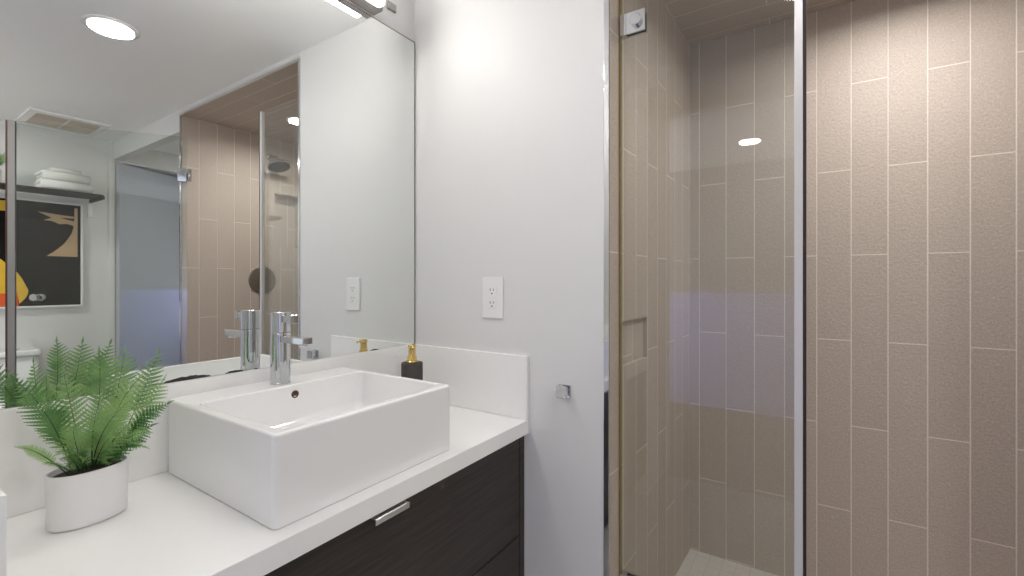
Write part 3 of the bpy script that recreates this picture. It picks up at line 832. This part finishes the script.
SF = [(tx * 0.7, ty * 0.7, 0.09 + (tz - 0.09) * 0.6, bx, by, bz * 0.7, ml * 0.8, max(12, n - 8), h, st) for (tx, ty, tz, bx, by, bz, ml, n, h, st) in FRONDS[:12]]
fern((0.555, YF + 0.155, E + 0.5935), 'small leafy fern in a white pot on the shelf at the far wall', None, SF, 9)

t = thing('framed_picture', 'framed abstract print in black, yellow and sand on the far wall', 'picture', (0.65, YF, E + 0.18))
px0, px1, pz0, pz1 = 0.295, 1.007, E - 0.166, E + 0.531
b = nb()
for a in ((px0 - 0.012, px0, pz0 - 0.012, pz1 + 0.012), (px1, px1 + 0.012, pz0 - 0.012, pz1 + 0.012), (px0, px1, pz0 - 0.012, pz0), (px0, px1, pz1, pz1 + 0.012)):
    box(b, a[0], a[1], YF + 0.0005, YF + 0.028, a[2], a[3], 0.001)
link_mesh('frame', b, M['plastic'], t)
b = nb(); box(b, px0, px1, YF + 0.004, YF + 0.012, pz0, pz1)
pr = link_mesh('print', b, M['black_ink'], t)
def patch(name, pts, m, y):
    bm = nb(); f_ = [bm.verts.new((x, YF + y, z)) for x, z in pts]; k_ = [bm.verts.new((x, YF + 0.0118, z)) for x, z in pts]
    bm.faces.new(f_); bm.faces.new(k_[::-1])
    for i in range(len(pts)): j = (i + 1) % len(pts); bm.faces.new((f_[i], k_[i], k_[j], f_[j]))
    sub(name, bm, m, pr)
patch('sand_shape', [(0.835, E + 0.170), (0.992, E + 0.170), (0.992, E + 0.512), (0.976, E + 0.512), (0.974, E + 0.42), (0.970, E + 0.370), (0.960, E + 0.330), (0.944, E + 0.298), (0.922, E + 0.257), (0.894, E + 0.225), (0.865, E + 0.195)], M['sand_ink'], 0.0126)
patch('sand_brush_stroke', [(0.79, E + 0.468), (0.85, E + 0.462), (0.91, E + 0.455), (0.972, E + 0.452), (0.972, E + 0.438), (0.90, E + 0.436), (0.972, E + 0.420), (0.972, E + 0.385), (0.94, E + 0.398), (0.90, E + 0.392), (0.86, E + 0.410), (0.82, E + 0.412), (0.86, E + 0.432)], M['sand_ink'], 0.0127)
patch('yellow_shape', [(px0, E - 0.08), (px0, E + 0.20), (0.46, E + 0.19), (0.60, E + 0.155), (0.628, E + 0.140), (0.647, E + 0.118), (0.687, E + 0.080), (0.722, E + 0.015), (0.750, E - 0.060), (0.748, E - 0.085), (0.736, E - 0.115), (0.710, E - 0.150), (0.700, E - 0.08)], M['yellow_ink'], 0.0126)
patch('orange_band', [(px0, E - 0.164), (px0, E - 0.08), (0.70, E - 0.08), (0.707, E - 0.164)], M['red_ink'], 0.0128)
patch('yellow_band', [(px0, E + 0.452), (px0, E + 0.518), (0.658, E + 0.518), (0.658, E + 0.452)], M['yellow_ink'], 0.0126)

cx = 0.565
t = thing('toilet', 'white two piece toilet standing against the far wall under the picture', 'toilet', (cx, -1.6, 0.0))
b = nb(); loft(b, [rrect(cx - 0.18, cx + 0.18, YF + 0.012, YF + 0.19, 0.03, 0.40), rrect(cx - 0.195, cx + 0.195, YF + 0.008, YF + 0.20, 0.03, 0.42), rrect(cx - 0.205, cx + 0.205, YF + 0.006, YF + 0.205, 0.03, E - 0.479)])
link_mesh('tank', b, M['ceramic'], t, smooth=True, wn=True)
b = nb(); loft(b, [rrect(cx - 0.213, cx + 0.213, YF + 0.003, YF + 0.213, 0.03, E - 0.476), rrect(cx - 0.215, cx + 0.215, YF + 0.002, YF + 0.215, 0.03, E - 0.466), rrect(cx - 0.215, cx + 0.215, YF + 0.002, YF + 0.215, 0.03, E - 0.446), rrect(cx - 0.205, cx + 0.205, YF + 0.010, YF + 0.205, 0.026, E - 0.438)])
lid = link_mesh('tank_lid', b, M['ceramic'], t, smooth=True, wn=True)
b = nb(); lathe(b, (cx + 0.105, YF + 0.10, E - 0.4385), (0, 0, 1), [(0, 0), (0, 0.026), (0.004, 0.026), (0.006, 0.022), (0.006, 0)], 30)
sub('flush_button', b, M['chrome'], lid)
def oval(z, a, y0, y1, n=40):
    out = []
    for k in range(n):
        q = 2 * math.pi * k / n
        yy = math.cos(q); wv = a * math.sin(q) * (1 - 0.12 * yy)
        out.append(Vector((cx + wv, (y0 + y1) / 2 + yy * (y1 - y0) / 2, z)))
    return out
b = nb(); loft(b, [oval(0.0, 0.115, YF + 0.10, YF + 0.60), oval(0.02, 0.118, YF + 0.10, YF + 0.605), oval(0.15, 0.105, YF + 0.10, YF + 0.60), oval(0.28, 0.15, YF + 0.10, YF + 0.67), oval(0.375, 0.182, YF + 0.10, YF + 0.655), oval(0.39, 0.185, YF + 0.10, YF + 0.66),
                   oval(0.39, 0.13, YF + 0.26, YF + 0.68), oval(0.25, 0.09, YF + 0.30, YF + 0.60), oval(0.20, 0.05, YF + 0.36, YF + 0.52)])
link_mesh('bowl', b, M['ceramic'], t, smooth=True, wn=True)
b = nb(); loft(b, [oval(0.392, 0.183, YF + 0.235, YF + 0.66), oval(0.408, 0.186, YF + 0.235, YF + 0.662), oval(0.408, 0.12, YF + 0.30, YF + 0.66), oval(0.392, 0.12, YF + 0.30, YF + 0.66)], False, False)
link_mesh('seat', b, M['plastic'], t, smooth=True, wn=True)
b = nb(); loft(b, [oval(0.410, 0.184, YF + 0.232, YF + 0.662), oval(0.424, 0.186, YF + 0.230, YF + 0.664), oval(0.430, 0.170, YF + 0.245, YF + 0.65)])
link_mesh('seat_lid', b, M['plastic'], t, smooth=True, wn=True)

# drop helper keys
for o in ROOTS: del o['_org']
